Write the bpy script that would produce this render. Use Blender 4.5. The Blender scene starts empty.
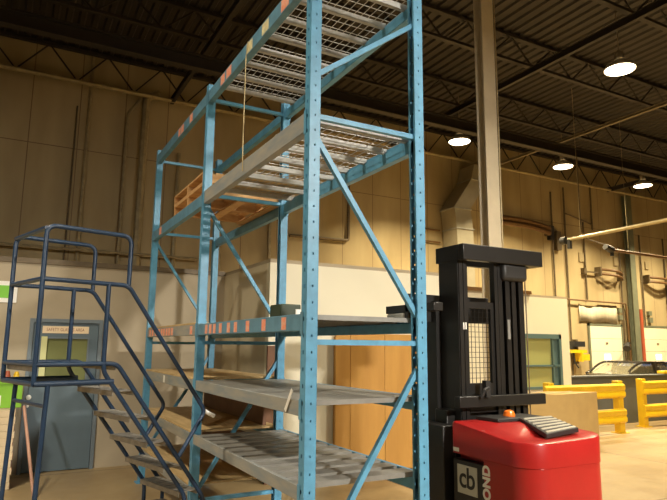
import bpy, math, random
from mathutils import Vector, Matrix
random.seed(7)
C = bpy.context.scene.collection
PI = math.pi

# ------------------------------------------------------------------ materials
def mat(name, col, rough=.6, metal=0.0, var=0.0, scale=6.0, bump=0.0, col2=None, spec=.5, stretch=None, emit=None, est=0):
    m = bpy.data.materials.new(name); m.use_nodes = True
    nt = m.node_tree; b = nt.nodes['Principled BSDF']
    b.inputs['Base Color'].default_value = (*col, 1); b.inputs['Roughness'].default_value = rough
    b.inputs['Metallic'].default_value = metal; b.inputs['Specular IOR Level'].default_value = spec
    if emit:
        b.inputs['Emission Color'].default_value = (*emit, 1); b.inputs['Emission Strength'].default_value = est
    if var or col2 or bump:
        tc = nt.nodes.new('ShaderNodeTexCoord'); mp = nt.nodes.new('ShaderNodeMapping')
        nt.links.new(tc.outputs['Object'], mp.inputs['Vector'])
        if stretch: mp.inputs['Scale'].default_value = stretch
        n = nt.nodes.new('ShaderNodeTexNoise'); n.inputs['Scale'].default_value = scale
        n.inputs['Detail'].default_value = 6; n.inputs['Roughness'].default_value = .6
        nt.links.new(mp.outputs[0], n.inputs['Vector'])
        r = nt.nodes.new('ShaderNodeValToRGB'); r.color_ramp.elements[0].position = .35; r.color_ramp.elements[1].position = .68
        c2 = col2 if col2 else tuple(c*(1-var) for c in col)
        r.color_ramp.elements[0].color = (*c2, 1); r.color_ramp.elements[1].color = (*col, 1)
        nt.links.new(n.outputs['Fac'], r.inputs['Fac']); nt.links.new(r.outputs['Color'], b.inputs['Base Color'])
        if bump:
            bp = nt.nodes.new('ShaderNodeBump'); bp.inputs['Strength'].default_value = bump; bp.inputs['Distance'].default_value = .02
            nt.links.new(n.outputs['Fac'], bp.inputs['Height']); nt.links.new(bp.outputs[0], b.inputs['Normal'])
    return m

M = {}
M['blue'] = mat('rack_blue_paint', (.11, .35, .56), .42, var=.25, scale=9)
M['blue_dark'] = mat('ladder_blue_paint', (.010, .036, .085), .35, var=.3, scale=12)
M['dusty'] = mat('dusty_beam_paint', (.34, .315, .26), .6, col2=(.22, .25, .26), scale=7, stretch=(1, .4, 2))
M['teal'] = mat('teal_beam_paint', (.12, .28, .40), .5, var=.3, scale=7)
M['galv'] = mat('galvanised_steel', (.42, .42, .39), .5, .15, var=.25, scale=10)
M['deck'] = mat('grey_deck_steel', (.30, .295, .27), .5, .25, var=.3, scale=5)
M['wire'] = mat('mesh_wire', (.42, .41, .37), .45, .4)
M['orange'] = mat('orange_label', (.85, .20, .09), .6, col2=(.75, .45, .33), scale=30)
M['yellow_lab'] = mat('yellow_label', (.80, .72, .42), .6, var=.3, scale=20)
M['white'] = mat('white_plastic', (.8, .79, .74), .5)
M['wood'] = mat('pallet_wood', (.60, .38, .17), .75, col2=(.42, .22, .08), scale=4, stretch=(1, 6, 6))
M['ply'] = mat('plywood', (.60, .44, .22), .65, col2=(.42, .29, .13), scale=2.5, stretch=(5, 1, 1), bump=.1)
M['redply'] = mat('red_brown_board', (.20, .10, .055), .7, var=.35, scale=3)
M['tanpanel'] = mat('brown_panel', (.52, .28, .065), .55, col2=(.44, .225, .05), scale=1.6, stretch=(4, 4, .6))
M['card'] = mat('cardboard', (.52, .36, .14), .8, var=.12, scale=3)
M['black'] = mat('black_steel', (.012, .011, .010), .38, var=.3, scale=8)
M['black2'] = mat('black_plastic', (.018, .017, .016), .5)
M['red'] = mat('red_paint', (.37, .014, .013), .3, var=.12, scale=4)
M['yellow'] = mat('yellow_paint', (.78, .50, .012), .4, var=.12, scale=5)
M['col'] = mat('cream_column_paint', (.72, .64, .48), .5, var=.12, scale=3)
M['pipe'] = mat('dull_pipe', (.42, .34, .19), .45, .3, var=.3, scale=6)
M['pipe_dark'] = mat('dark_pipe', (.16, .12, .07), .5, .3, var=.3, scale=6)
M['duct'] = mat('duct_metal', (.42, .38, .28), .42, .35, var=.15, scale=2)
M['wall_grey'] = mat('tan_grey_wall_paint', (.42, .355, .25), .8, var=.07, scale=1.2)
M['wall_white'] = mat('white_wall_paint', (.78, .74, .58), .7, var=.04, scale=1.2)
M['wall_side'] = mat('office_side_shaded', (.60, .52, .36), .8, var=.07, scale=1.5)  # shade on the white room's side wall put into its tan colour
M['door_blue'] = mat('grey_blue_door_paint', (.115, .165, .20), .5, var=.12, scale=3)
M['door_frame'] = mat('grey_door_frame_paint', (.16, .20, .23), .5, var=.1, scale=3)
M['door_white'] = mat('dock_door_paint', (.80, .74, .56), .55, var=.05, scale=2)
M['steel_green'] = mat('green_grey_steel', (.17, .18, .12), .5, var=.25, scale=3)
M['redpipe'] = mat('red_pipe_paint', (.42, .09, .035), .45, var=.2, scale=4)
M['lowwall'] = mat('dark_grey_half_wall', (.10, .11, .115), .6, var=.12, scale=3)
M['teal_frame'] = mat('teal_window_frame', (.10, .17, .17), .5)
M['curtain'] = mat('pale_curtain_fabric', (.56, .50, .36), .8, var=.2, scale=2, stretch=(3, 1, 1))
M['green'] = mat('lime_green_plastic', (.22, .50, .03), .5, var=.15, scale=6)
M['purple'] = mat('purple_print', (.10, .05, .22), .6, var=.3, scale=14)
M['crimson'] = mat('crimson_print', (.42, .04, .05), .6, var=.3, scale=14)
M['cream'] = mat('cream_carton', (.62, .50, .32), .75, var=.1, scale=8)
M['pole'] = mat('pinkish_wood_pole', (.46, .25, .17), .6, var=.2, scale=8)
M['bluecar'] = mat('dark_blue_car_paint', (.02, .05, .16), .15, .3)
M['carpaint'] = mat('dark_grey_car_paint', (.04, .035, .03), .2, .3)
M['grey_lines'] = mat('vent_slat_metal', (.62, .58, .48), .35, .5)
M['brown'] = mat('brown_steel', (.16, .08, .025), .5, var=.3, scale=5)
M['sign_text'] = mat('sign_lettering', (.30, .12, .06), .7)
M['amber'] = mat('amber_beacon_plastic', (.75, .16, .015), .25)
M['lamp_shade'] = mat('lamp_reflector_aluminium', (.5, .46, .38), .4, .6)
M['lamp_glow'] = mat('lamp_glow', (1, .9, .7), .5, emit=(1, .84, .58), est=7)
M['roof_steel'] = mat('roof_steel', (.030, .023, .017), .6, .1, var=.2, scale=3)
M['roof_light'] = mat('roof_beam_paint', (.20, .16, .10), .6, var=.2, scale=3)
M['rubber'] = mat('rubber', (.02, .02, .02), .8)
M['cord'] = mat('tan_cord', (.55, .45, .24), .7)

def glass(name, col, alpha):
    m = bpy.data.materials.new(name); m.use_nodes = True; nt = m.node_tree; b = nt.nodes['Principled BSDF']
    b.inputs['Base Color'].default_value = (*col, 1); b.inputs['Roughness'].default_value = .08
    b.inputs['Alpha'].default_value = alpha
    return m
M['glass'] = glass('green_glass', (.22, .24, .10), .85)
M['office_glass'] = glass('office_glass', (.42, .43, .17), .95)
M['car_glass'] = glass('car_glass', (.35, .32, .22), .35)

def floor_mat():
    m = bpy.data.materials.new('sealed_concrete_floor'); m.use_nodes = True; nt = m.node_tree; b = nt.nodes['Principled BSDF']
    tc = nt.nodes.new('ShaderNodeTexCoord')
    n = nt.nodes.new('ShaderNodeTexNoise'); n.inputs['Scale'].default_value = .9; n.inputs['Detail'].default_value = 8; n.inputs['Roughness'].default_value = .65
    nt.links.new(tc.outputs['Object'], n.inputs['Vector'])
    r = nt.nodes.new('ShaderNodeValToRGB'); r.color_ramp.elements[0].position = .3; r.color_ramp.elements[1].position = .7
    r.color_ramp.elements[0].color = (.27, .185, .09, 1); r.color_ramp.elements[1].color = (.37, .275, .14, 1)
    nt.links.new(n.outputs['Fac'], r.inputs['Fac'])
    br = nt.nodes.new('ShaderNodeTexBrick'); br.offset = 0; br.inputs['Scale'].default_value = 1
    br.inputs['Brick Width'].default_value = 4.5; br.inputs['Row Height'].default_value = 4.5; br.inputs['Mortar Size'].default_value = .012
    nt.links.new(tc.outputs['Object'], br.inputs['Vector'])
    mx = nt.nodes.new('ShaderNodeMix'); mx.data_type = 'RGBA'
    nt.links.new(br.outputs['Fac'], mx.inputs['Factor']); nt.links.new(r.outputs['Color'], mx.inputs['A']); mx.inputs['B'].default_value = (.10, .07, .04, 1)
    nt.links.new(mx.outputs['Result'], b.inputs['Base Color'])
    n2 = nt.nodes.new('ShaderNodeTexNoise'); n2.inputs['Scale'].default_value = 3; n2.inputs['Detail'].default_value = 5
    nt.links.new(tc.outputs['Object'], n2.inputs['Vector'])
    mr = nt.nodes.new('ShaderNodeMapRange'); mr.inputs['To Min'].default_value = .28; mr.inputs['To Max'].default_value = .55
    nt.links.new(n2.outputs['Fac'], mr.inputs['Value']); nt.links.new(mr.outputs[0], b.inputs['Roughness'])
    return m
M['floor'] = floor_mat()

def panel_wall_mat():     # precast wall panels: joints and stains that belong to the wall
    m = bpy.data.materials.new('precast_panel_wall'); m.use_nodes = True; nt = m.node_tree; b = nt.nodes['Principled BSDF']
    b.inputs['Roughness'].default_value = .8
    tc = nt.nodes.new('ShaderNodeTexCoord')
    n = nt.nodes.new('ShaderNodeTexNoise'); n.inputs['Scale'].default_value = .5; n.inputs['Detail'].default_value = 6
    mp = nt.nodes.new('ShaderNodeMapping'); mp.inputs['Scale'].default_value = (2.2, 1, .6)
    nt.links.new(tc.outputs['Object'], mp.inputs[0]); nt.links.new(mp.outputs[0], n.inputs['Vector'])
    r = nt.nodes.new('ShaderNodeValToRGB'); r.color_ramp.elements[0].position = .3; r.color_ramp.elements[1].position = .7
    r.color_ramp.elements[0].color = (.33, .25, .125, 1); r.color_ramp.elements[1].color = (.46, .365, .20, 1)
    nt.links.new(n.outputs['Fac'], r.inputs['Fac'])
    br = nt.nodes.new('ShaderNodeTexBrick'); br.offset = 0; br.inputs['Scale'].default_value = 1
    br.inputs['Brick Width'].default_value = 1.2; br.inputs['Row Height'].default_value = 40; br.inputs['Mortar Size'].default_value = .014
    mp2 = nt.nodes.new('ShaderNodeMapping'); mp2.inputs['Rotation'].default_value = (PI/2, 0, 0); mp2.inputs['Location'].default_value = (0, 7, 0)
    nt.links.new(tc.outputs['Object'], mp2.inputs[0]); nt.links.new(mp2.outputs[0], br.inputs['Vector'])
    mx = nt.nodes.new('ShaderNodeMix'); mx.data_type = 'RGBA'
    nt.links.new(br.outputs['Fac'], mx.inputs['Factor']); nt.links.new(r.outputs['Color'], mx.inputs['A']); mx.inputs['B'].default_value = (.22, .15, .08, 1)
    nt.links.new(mx.outputs['Result'], b.inputs['Base Color'])
    return m
M['precast'] = panel_wall_mat()

# ------------------------------------------------------------------ mesh builder
class MB:
    def __init__(s): s.v = []; s.f = []
    def quad_box(s, p):            # 8 points: bottom 4 ccw, top 4 ccw
        n = len(s.v); s.v += [tuple(q) for q in p]
        s.f += [(n, n+3, n+2, n+1), (n+4, n+5, n+6, n+7), (n, n+1, n+5, n+4), (n+1, n+2, n+6, n+5), (n+2, n+3, n+7, n+6), (n+3, n, n+4, n+7)]
        return s
    def box(s, x0, x1, y0, y1, z0, z1):
        return s.quad_box([(x0, y0, z0), (x1, y0, z0), (x1, y1, z0), (x0, y1, z0), (x0, y0, z1), (x1, y0, z1), (x1, y1, z1), (x0, y1, z1)])
    def bar(s, a, b, w, h, up=(0, 0, 1)):     # rectangular bar from a to b
        a = Vector(a); b = Vector(b); d = (b-a).normalized(); u = Vector(up)
        if abs(d.dot(u)) > .98: u = Vector((0, 1, 0))
        r = d.cross(u).normalized(); u = r.cross(d).normalized()
        q = []
        for c in (a, b):
            q.append([c - r*w/2 - u*h/2, c + r*w/2 - u*h/2, c + r*w/2 + u*h/2, c - r*w/2 + u*h/2])
        return s.quad_box(q[0]+q[1])
    def tube(s, pts, r, n=10, cap=True):
        pts = [Vector(p) for p in pts]; k = len(pts); base = len(s.v)
        prev = None
        for i, p in enumerate(pts):
            if i == 0: d = pts[1]-pts[0]
            elif i == k-1: d = pts[-1]-pts[-2]
            else: d = (pts[i+1]-p).normalized() + (p-pts[i-1]).normalized()
            d.normalize()
            if prev is None:
                u = Vector((0, 0, 1)) if abs(d.z) < .9 else Vector((1, 0, 0))
                a = d.cross(u).normalized()
            else:
                a = (prev - d*prev.dot(d)).normalized()
            prev = a; b = d.cross(a)
            rr = r[i] if isinstance(r, (list, tuple)) else r
            for j in range(n):
                t = 2*PI*j/n; s.v.append(tuple(p + (a*math.cos(t)+b*math.sin(t))*rr))
        for i in range(k-1):
            for j in range(n):
                a0 = base+i*n+j; a1 = base+i*n+(j+1) % n
                s.f.append((a0, a1, a1+n, a0+n))
        if cap:
            s.f.append(tuple(base+j for j in range(n))[::-1]); s.f.append(tuple(base+(k-1)*n+j for j in range(n)))
        return s
    def prism(s, poly, axis, a, b):     # poly in the other two axes (in x,y,z order)
        n = len(poly); base = len(s.v)
        for t in (a, b):
            for (p, q) in poly:
                s.v.append({0: (t, p, q), 1: (p, t, q), 2: (p, q, t)}[axis])
        s.f.append(tuple(range(base, base+n))); s.f.append(tuple(range(base+n, base+2*n))[::-1])
        for j in range(n):
            k = (j+1) % n; s.f.append((base+j, base+n+j, base+n+k, base+k))
        return s
    def holed(s, o, u, w, L, h=(0, 0, 1), pitch=.1, hw=.016, hh=.028):   # thin plate with a row of punched slots, o corner, u width dir
        o = Vector(o); u = Vector(u); h = Vector(h); n = int(L/pitch); p = L/n
        for i in range(n):
            z0 = i*p; zc = z0+p/2; c = w/2
            out = [(0, z0), (w, z0), (w, z0+p), (0, z0+p)]; inn = [(c-hw/2, zc-hh/2), (c+hw/2, zc-hh/2), (c+hw/2, zc+hh/2), (c-hw/2, zc+hh/2)]
            b = len(s.v); s.v += [tuple(o+u*a+h*z) for a, z in out+inn]
            for j in range(4):
                k = (j+1) % 4; s.f.append((b+j, b+k, b+4+k, b+4+j))
        return s
    def build(s, name, m, parent=None, at=None, bevel=0, solid=0):
        if parent is not None: o = WP[parent.name]
        elif at is not None: o = Vector(at)
        else:
            xs = [v[0] for v in s.v]; ys = [v[1] for v in s.v]; zs = [v[2] for v in s.v]
            o = Vector(((min(xs)+max(xs))/2, (min(ys)+max(ys))/2, min(zs)))
        me = bpy.data.meshes.new(name)
        me.from_pydata([tuple(Vector(v)-o) for v in s.v], [], s.f); me.update()
        import bmesh
        bm = bmesh.new(); bm.from_mesh(me); bmesh.ops.recalc_face_normals(bm, faces=bm.faces); bm.to_mesh(me); bm.free()
        for p in me.polygons: p.use_smooth = True
        me.set_sharp_from_angle(angle=math.radians(38))
        me.materials.append(M[m] if isinstance(m, str) else m)
        ob = bpy.data.objects.new(name, me); C.objects.link(ob)
        if parent is not None: ob.parent = parent; ob.location = (0, 0, 0)
        else: ob.location = o
        WP[ob.name] = o.copy()
        if bevel:
            b = ob.modifiers.new('bevel', 'BEVEL'); b.width = bevel; b.segments = 2; b.limit_method = 'ANGLE'
        if solid:
            b = ob.modifiers.new('solid', 'SOLIDIFY'); b.thickness = solid; b.offset = 0
        return ob
WP = {}
def tag(o, label, cat, group=None):
    o['label'] = label; o['category'] = cat
    if group: o['group'] = group
    return o
def thing(name, loc, label, cat, group=None):
    o = bpy.data.objects.new(name, None); C.objects.link(o); o.location = loc; o.empty_display_size = .1
    WP[o.name] = Vector(loc); return tag(o, label, cat, group)
def struct(o): o['kind'] = 'structure'; return o
def text(body, m, parent, origin, right, up, size, ext=.002, squeeze=1.0, spacing=1.0, bold=0):
    cu = bpy.data.curves.new('txt', 'FONT'); cu.body = body; cu.size = size; cu.extrude = ext; cu.align_x = 'CENTER'; cu.align_y = 'CENTER'
    cu.space_character = spacing; cu.offset = bold
    t = bpy.data.objects.new('txt', cu); C.objects.link(t)
    dg = bpy.context.evaluated_depsgraph_get(); me = bpy.data.meshes.new_from_object(t.evaluated_get(dg))
    bpy.data.objects.remove(t)
    right = Vector(right); up = Vector(up); nrm = right.cross(up); o = WP[parent.name]
    for v in me.vertices:
        c = v.co.copy(); v.co = Vector(origin) - o + right*c.x*squeeze + up*c.y + nrm*c.z
    me.materials.clear(); me.materials.append(M[m])
    ob = bpy.data.objects.new('lettering', me); C.objects.link(ob); ob.parent = parent; WP[ob.name] = o
    return ob
def rnd(pts, r, n=5):           # round the corners of a polyline
    pts = [Vector(p) for p in pts]; out = [pts[0]]
    for i in range(1, len(pts)-1):
        a, b, c = pts[i-1], pts[i], pts[i+1]; d0 = (a-b); d1 = (c-b); rr = min(r, d0.length*.45, d1.length*.45)
        p0 = b+d0.normalized()*rr; p1 = b+d1.normalized()*rr
        for k in range(n+1):
            t = k/n; out.append(p0*(1-t)**2 + b*2*t*(1-t) + p1*t*t)
    out.append(pts[-1]); return out

# ------------------------------------------------------------------ setting
X0, X1, Y0, Y1, ZC = -9, 34, -4.2, 17, 9.8
struct(MB().box(X0, X1, Y0, Y1, -.2, 0).build('floor', 'floor', at=(0, 0, 0)))
cm = MB()
x = X0
prof = []
while x < X1:                      # ribbed steel roof deck
    prof += [(x, ZC), (x+.10, ZC), (x+.14, ZC+.05), (x+.26, ZC+.05)]; x += .30
prof += [(X1, ZC), (X1, ZC+.2), (X0, ZC+.2)]
b0 = len(cm.v); cm.prism(prof, 1, Y0, Y1)
struct(cm.build('ceiling', 'roof_steel', at=(0, 0, ZC)))
struct(MB().box(X0, X1, Y1, Y1+.3, 0, ZC+.2).build('wall_back', 'precast', at=(0, Y1, 0)))
struct(MB().box(X0, X1, Y0-.3, Y0, 0, ZC+.2).build('wall_front', 'precast', at=(0, Y0, 0)))
struct(MB().box(X0-.3, X0, Y0, Y1, 0, ZC+.2).build('wall_left', 'wall_grey', at=(X0, 0, 0)))
struct(MB().box(X1, X1+.3, Y0, Y1, 0, ZC+.2).build('wall_right', 'wall_grey', at=(X1, 0, 0)))

OH = 2.83
# office block: grey back portion with the door opening, projecting white room, right white portion with window
dX0, dX1, dH = .24, 1.19, 2.065
w = MB(); Yo = 9.2; T = .15
w.box(X0, dX0, Yo, Yo+T, 0, OH).box(dX0, dX1, Yo, Yo+T, dH, OH).box(dX1, 3.0, Yo, Yo+T, 0, OH)
struct(w.build('wall_office_left', 'wall_grey', at=(0, Yo, 0)))
struct(MB().box(3.0, 3.12, 7.4, Yo+T, 0, OH).build('wall_office_side', 'wall_side', at=(3, 8, 0)))
struct(MB().box(3.0, 6.2, 7.28, 7.4, 0, OH).build('wall_office_front', 'wall_white', at=(4, 7.4, 0)))
struct(MB().box(6.08, 6.2, 7.4, Yo, 0, OH).build('wall_office_inner', 'wall_white', at=(6.2, 8, 0)))
wx0, wx1, wz0, wz1 = 9.62, 10.78, .85, 2.03
w = MB().box(6.08, wx0, Yo, Yo+T, 0, OH).box(wx0, wx1, Yo, Yo+T, 0, wz0).box(wx0, wx1, Yo, Yo+T, wz1, OH).box(wx1, 11.07, Yo, Yo+T, 0, OH)
struct(w.build('wall_office_right', 'wall_white', at=(8, Yo, 0)))
struct(MB().box(10.92, 11.07, Yo+T, Y1-4.5, 0, OH).build('wall_office_end', 'wall_white', at=(11, 11, 0)))
w = MB().box(X0, 11.07, Yo, Y1-4.5, OH, OH+.05)
struct(w.box(3.0, 6.2, 7.28, Yo, OH, OH+.05).build('ceiling_office', 'wall_grey', at=(1, 10, OH)))
struct(MB().box(X0, 10.92, Y1-4.62, Y1-4.5, 0, OH).build('wall_office_rear', 'wall_grey', at=(1, 12, 0)))
struct(MB().box(X0, 3.0, Yo-.03, Yo+T+.02, OH-.05+.05, OH+.07).build('trim_1', 'pipe_dark', at=(0, Yo, OH)))
struct(MB().box(wx0-2.6, 9.9, Yo-.05, Yo+.1, OH+.05, OH+.12).build('trim_2', 'brown', at=(8, Yo, OH)))

# office window on the right
wr = struct(MB().box(wx0, wx1, Yo-.03, Yo+.12, wz1-.10, wz1).box(wx0, wx1, Yo-.03, Yo+.12, wz0, wz0+.06).box(wx0, wx0+.06, Yo-.03, Yo+.12, wz0, wz1).box(wx1-.07, wx1, Yo-.03, Yo+.12, wz0, wz1)
       .box(10.50, 10.54, Yo-.02, Yo+.1, wz0, wz1).box(wx0, wx1, Yo-.02, Yo+.1, 1.33, 1.37).build('window_1', 'teal_frame', at=(10.2, Yo, wz0)))
MB().box(wx0+.05, 10.50, Yo+.03, Yo+.045, wz0+.05, wz1-.09).build('pane', 'office_glass', wr)
p = MB().box(10.54, wx1-.06, Yo+.03, Yo+.045, wz0+.05, wz1-.09).build('pane', 'teal_frame', wr); p['label'] = 'darker blue green side pane'

# office door, left
d = struct(MB().box(dX0, dX0+.05, Yo-.03, Yo+.1, 0, dH).box(dX1-.05, dX1, Yo-.03, Yo+.1, 0, dH).box(dX0+.05, dX1-.05, Yo-.03, Yo+.1, dH-.05, dH).build('door_1', 'door_frame', at=(.7, Yo, 0)))
lf = MB().box(dX0+.055, .42, Yo, Yo+.045, .01, dH-.055).box(1.02, dX1-.055, Yo, Yo+.045, .01, dH-.055).box(.42, 1.02, Yo, Yo+.045, .01, 1.17).box(.42, 1.02, Yo, Yo+.045, 1.81, dH-.055)
leaf = lf.build('door_leaf', 'door_blue', d)
MB().box(.42, 1.02, Yo+.015, Yo+.03, 1.17, 1.81).build('glass_pane', 'glass', leaf)
MB().box(.42, .44, Yo-.012, Yo+.01, 1.17, 1.81).box(1.0, 1.02, Yo-.012, Yo+.01, 1.17, 1.81).box(.44, 1.0, Yo-.012, Yo+.01, 1.17, 1.19).box(.44, 1.0, Yo-.012, Yo+.01, 1.79, 1.81).build('pane_trim', 'door_frame', leaf)
o = MB().box(.40, .475, Yo-.018, Yo-.012, 1.15, 1.82).build('edge_strip', mat('pale_yellow_strip', (.62, .62, .30), .6), leaf)
o = MB().tube([(.305, Yo-.002, 1.0), (.305, Yo-.05, 1.0), (.305, Yo-.058, 1.0)], [.03, .034, .02], 12).build('door_handle', 'white', leaf)
o = MB().tube([(.30, Yo-.002, .885), (.30, Yo-.02, .885)], .022, 12).build('door_lock', 'white', leaf)
sg = MB().box(.405, 1.005, Yo-.008, Yo-.001, 1.865, 1.965).build('door_sign', mat('cream_sign', (.82, .66, .44), .6), leaf)
text('SAFETY GLASSES AREA', 'sign_text', d, (.70, Yo-.009, 1.915), (1, 0, 0), (0, 0, 1), .062, .001, .72, 1.1)
g = MB().box(-.42, .05, Yo-.015, Yo, 2.27, 2.56).build('wall_sign', 'white'); tag(g, 'small green sign with white border on the grey wall left of the door', 'sign')
MB().box(-.38, -.03, Yo-.02, Yo-.015, 2.33, 2.50).build('sign_face', mat('bright_green_print', (.20, .55, .05), .6), g)

# ------------------------------------------------------------------ roof steel
tn = 3
for i, y in enumerate((-2.2, 1.0, 4.4, 7.4, 10.3, 13.2, 16.75)):
    zt, zb = ZC-.06, ZC-.95 if y > 16 else ZC-.75
    j = MB(); j.bar((X0+.05, y, zt), (X1-.05, y, zt), .14, .08); j.bar((X0+.05, y, zb), (X1-.05, y, zb), .12, .07)
    x = X0+.3; k = 0
    while x < X1-.9:
        a = (x, y, zb if k % 2 else zt); b_ = (x+.75, y, zt if k % 2 else zb); j.bar(a, b_, .035, .035); x += .75; k += 1
    struct(j.build('trim_%d' % tn, 'roof_steel', at=(0, y, zb))); tn += 1
for x in (-4.0, 3.6, 11.2, 16.2, 23.0):      # beams running along the hall under the joists
    zb = ZC-.95
    hb = .10 if x == 16.2 else .18
    j = MB().box(x-.05, x+.05, Y0+.05, Y1-.4, zb-.015, zb).box(x-.05, x+.05, Y0+.05, Y1-.4, zb-hb, zb-hb+.015).box(x-.012, x+.012, Y0+.05, Y1-.4, zb-hb+.015, zb-.015)
    struct(j.build('trim_%d' % tn, 'roof_light' if x == 16.2 else 'roof_steel', at=(x, 0, zb))); tn += 1
j = MB(); j.box(X0+.05, X1-.05, 12.7, 12.92, 8.35, 8.39).box(X0+.05, X1-.05, 12.7, 12.92, 8.0+.05, 8.09).box(X0+.05, X1-.05, 12.8, 12.82, 8.09, 8.35)
struct(j.build('trim_%d' % tn, 'roof_steel', at=(0, 12.8, 8))); tn += 1

# ------------------------------------------------------------------ back wall services
def pipe(pts, r, label, m='pipe', rad=.15, name='conduit_pipe', n=8):
    o = MB().tube(rnd(pts, rad) if len(pts) > 2 else pts, r, n).build(name, m); return tag(o, label, 'pipe')
pipe([(X0+.05, 16.45, 8.72), (X1-.05, 16.45, 8.72)], .065, 'long pale pipe running just under the roof across the whole back wall')
pipe([(X0+.05, 16.53, 4.16), (4.6, 16.53, 4.16)], .035, 'thin horizontal pipe low on the dark wall above the grey office wall')
pipe([(1.42, 16.85, ZC), (1.40, 16.85, .02)], .045, 'thin pale vertical pipe on the dark wall, left of the ladder platform post')
pipe([(1.12, 16.9, 8.2), (1.08, 16.9, .02)], .022, 'faint thin vertical conduit just left of the pale vertical pipe', 'pipe_dark')
pipe([(2.75, 16.8, 8.72), (2.43, 16.8, 8.2), (2.42, 16.8, .02)], .04, 'vertical pipe with an angled top beside the thick pipe', 'pipe')
pipe([(3.25, 16.7, 8.95), (2.9, 16.7, 8.75), (2.87, 16.7, .02)], .11, 'thick yellowish vertical pipe with elbow under the roof', 'pipe')
pipe([(3.95, 16.85, 7.3), (3.9, 16.85, .02)], .06, 'tan vertical pipe seen through the far rack bay', 'pipe')
pipe([(7.6, 16.9, 5.21), (9.77, 16.9, 5.25), (9.77, 16.9, 7.3), (7.6, 16.9, 7.3)], .05, 'bent rectangular conduit loop on the wall above the white office', 'pipe_dark', .1)
pipe([(5.3, 16.88, .02), (5.3, 16.88, 6.1), (6.9, 16.88, 6.1), (6.9, 16.88, .02)], .06, 'pale square conduit loop on the wall behind the wooden pallets', 'pipe', .1)
for x, zt, zb, lab in ((19.70, 8.3, 0, 'vertical conduit on the wall beside the black control boxes'), (20.5, 8.6, 0, 'vertical conduit just right of the black control boxes'),
                       (21.65, 7.2, 3.8, 'vertical conduit left of the first curved door spring'), (22.25, 8.9, 6.9, 'short conduit dropping above the first dock door'),
                       (23.98, 6.3, 0, 'vertical conduit right of the first dock door'), (25.5, 7.0, 2.8, 'thin conduit left of the second dock door'), (27.3, 7.0, 2.9, 'thin conduit above the second dock door')):
    pipe([(x, 16.93, zt), (x, 16.93, zb)], .035, lab, 'pipe_dark')
pipe([(17.2, 16.82, 3.78), (24.05, 16.82, 3.72), (24.17, 16.82, .0)], .035, 'long horizontal conduit over the first dock door turning down beside the column', 'brown', .1)
pipe([(20.55, 16.9, 7.45), (22.2, 16.9, 7.15)], .03, 'short sloping conduit high on the wall left of the wall column', 'pipe_dark')

# metal duct
du = thing('air_duct', (14.3, 16.3, 0), 'pale sheet metal air duct with a bent top, left of the column', 'duct')
m_ = MB()
secs = [(15.1, 8.5), (14.95, 7.9), (14.1, 6.75), (14.2, 6.0), (14.28, 0.0)]
for i in range(len(secs)-1):
    (xa, za), (xb, zb) = secs[i], secs[i+1]; h = .38
    m_.quad_box([(xb-h, 16.1, zb), (xb+h, 16.1, zb), (xb+h, 16.9, zb), (xb-h, 16.9, zb), (xa-h, 16.1, za), (xa+h, 16.1, za), (xa+h, 16.9, za), (xa-h, 16.9, za)])
m_.build('duct_run', 'duct', du)
m_ = MB()
for xc, z in ((14.1, 6.72), (14.2, 5.98), (14.95, 7.9), (14.22, 5.2)): m_.box(xc-.41, xc+.41, 16.06, 16.9, z-.02, z+.02)
m_.build('joint_flange', 'galv', du)
for z in (6.0, 5.55): pipe([(12.9, 16.92, z), (13.7, 16.92, z)], .03, 'short conduit stub left of the air duct, %s of the two' % ('upper' if z == 6.0 else 'lower'), 'brown')

# dock doors
def dock_door(n, xa, xb):
    d = struct(MB().box(xa-.1, xa, Y1-.06, Y1, 0, 2.8).box(xb, xb+.1, Y1-.06, Y1, 0, 2.8).box(xa-.1, xb+.1, Y1-.06, Y1, 2.7, 2.8).build('door_%d' % n, 'steel_green', at=((xa+xb)/2, Y1, 0)))
    for k in range(5):
        MB().box(xa, xb, Y1-.05, Y1-.005, .54*k+.005, .54*k+.535).build('door_panel', 'door_white', d, bevel=.008)
    xc = (xa+xb)/2
    m_ = MB().box(xc-.2, xc+.2, Y1-.058, Y1-.05, 1.26, 1.5).build('door_window', mat('glowing_door_pane', (.95, .95, .9), .1, emit=(.9, .93, 1), est=2.2), d)  # brightness of reflected light put into the pane as a glow
    MB().box(xc-.06, xc+.06, Y1-.075, Y1-.05, 1.95, 2.0).box(xc-.06, xc+.06, Y1-.075, Y1-.05, 1.05, 1.1).build('door_handle', 'brown', d)
dock_door(2, 21.72, 23.78); dock_door(3, 25.3, 27.36); dock_door(4, 18.1, 20.15)
def spring(xa, xb, z, lab, r=.06, sag=.12, end=True):
    t = thing('door_spring', ((xa+xb)/2, 16.7, z-.2), lab, 'door spring', 'curved springs over the dock doors')
    for dz in (0, .2):
        pts = [(xa+(xb-xa)*k/8, 16.75-.25*math.sin(PI*k/8), z+dz-sag*(k/8)) for k in range(9)]
        MB().tube(pts, r, 8).build('spring_bar', 'brown', t)
    m_ = MB().box(xa-.06, xa+.02, 16.68, 16.99, z-.1, z+.3)
    if end: m_.box(xa-.95, xa-.8, 16.8, 16.99, z-.05, z+.2).box(xa-.8, xa-.06, 16.8, 16.86, z+.02, z+.08)
    m_.build('end_bracket', 'pipe_dark', t)
    MB().box(xb-.02, xb+.06, 16.68, 16.99, z-.1-sag, z+.3-sag).build('end_bracket', 'pipe_dark', t)
spring(22.35, 23.8, 4.95, 'curved brown spring bars over the first dock door, left of the wall column')
spring(25.7, 27.4, 4.82, 'curved brown spring bars over the second dock door, right of the wall column', end=False)
spring(16.3, 19.3, 6.6, 'long dark curved spring bars behind the cream column, above the lift mast', .1, .15, False)
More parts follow.
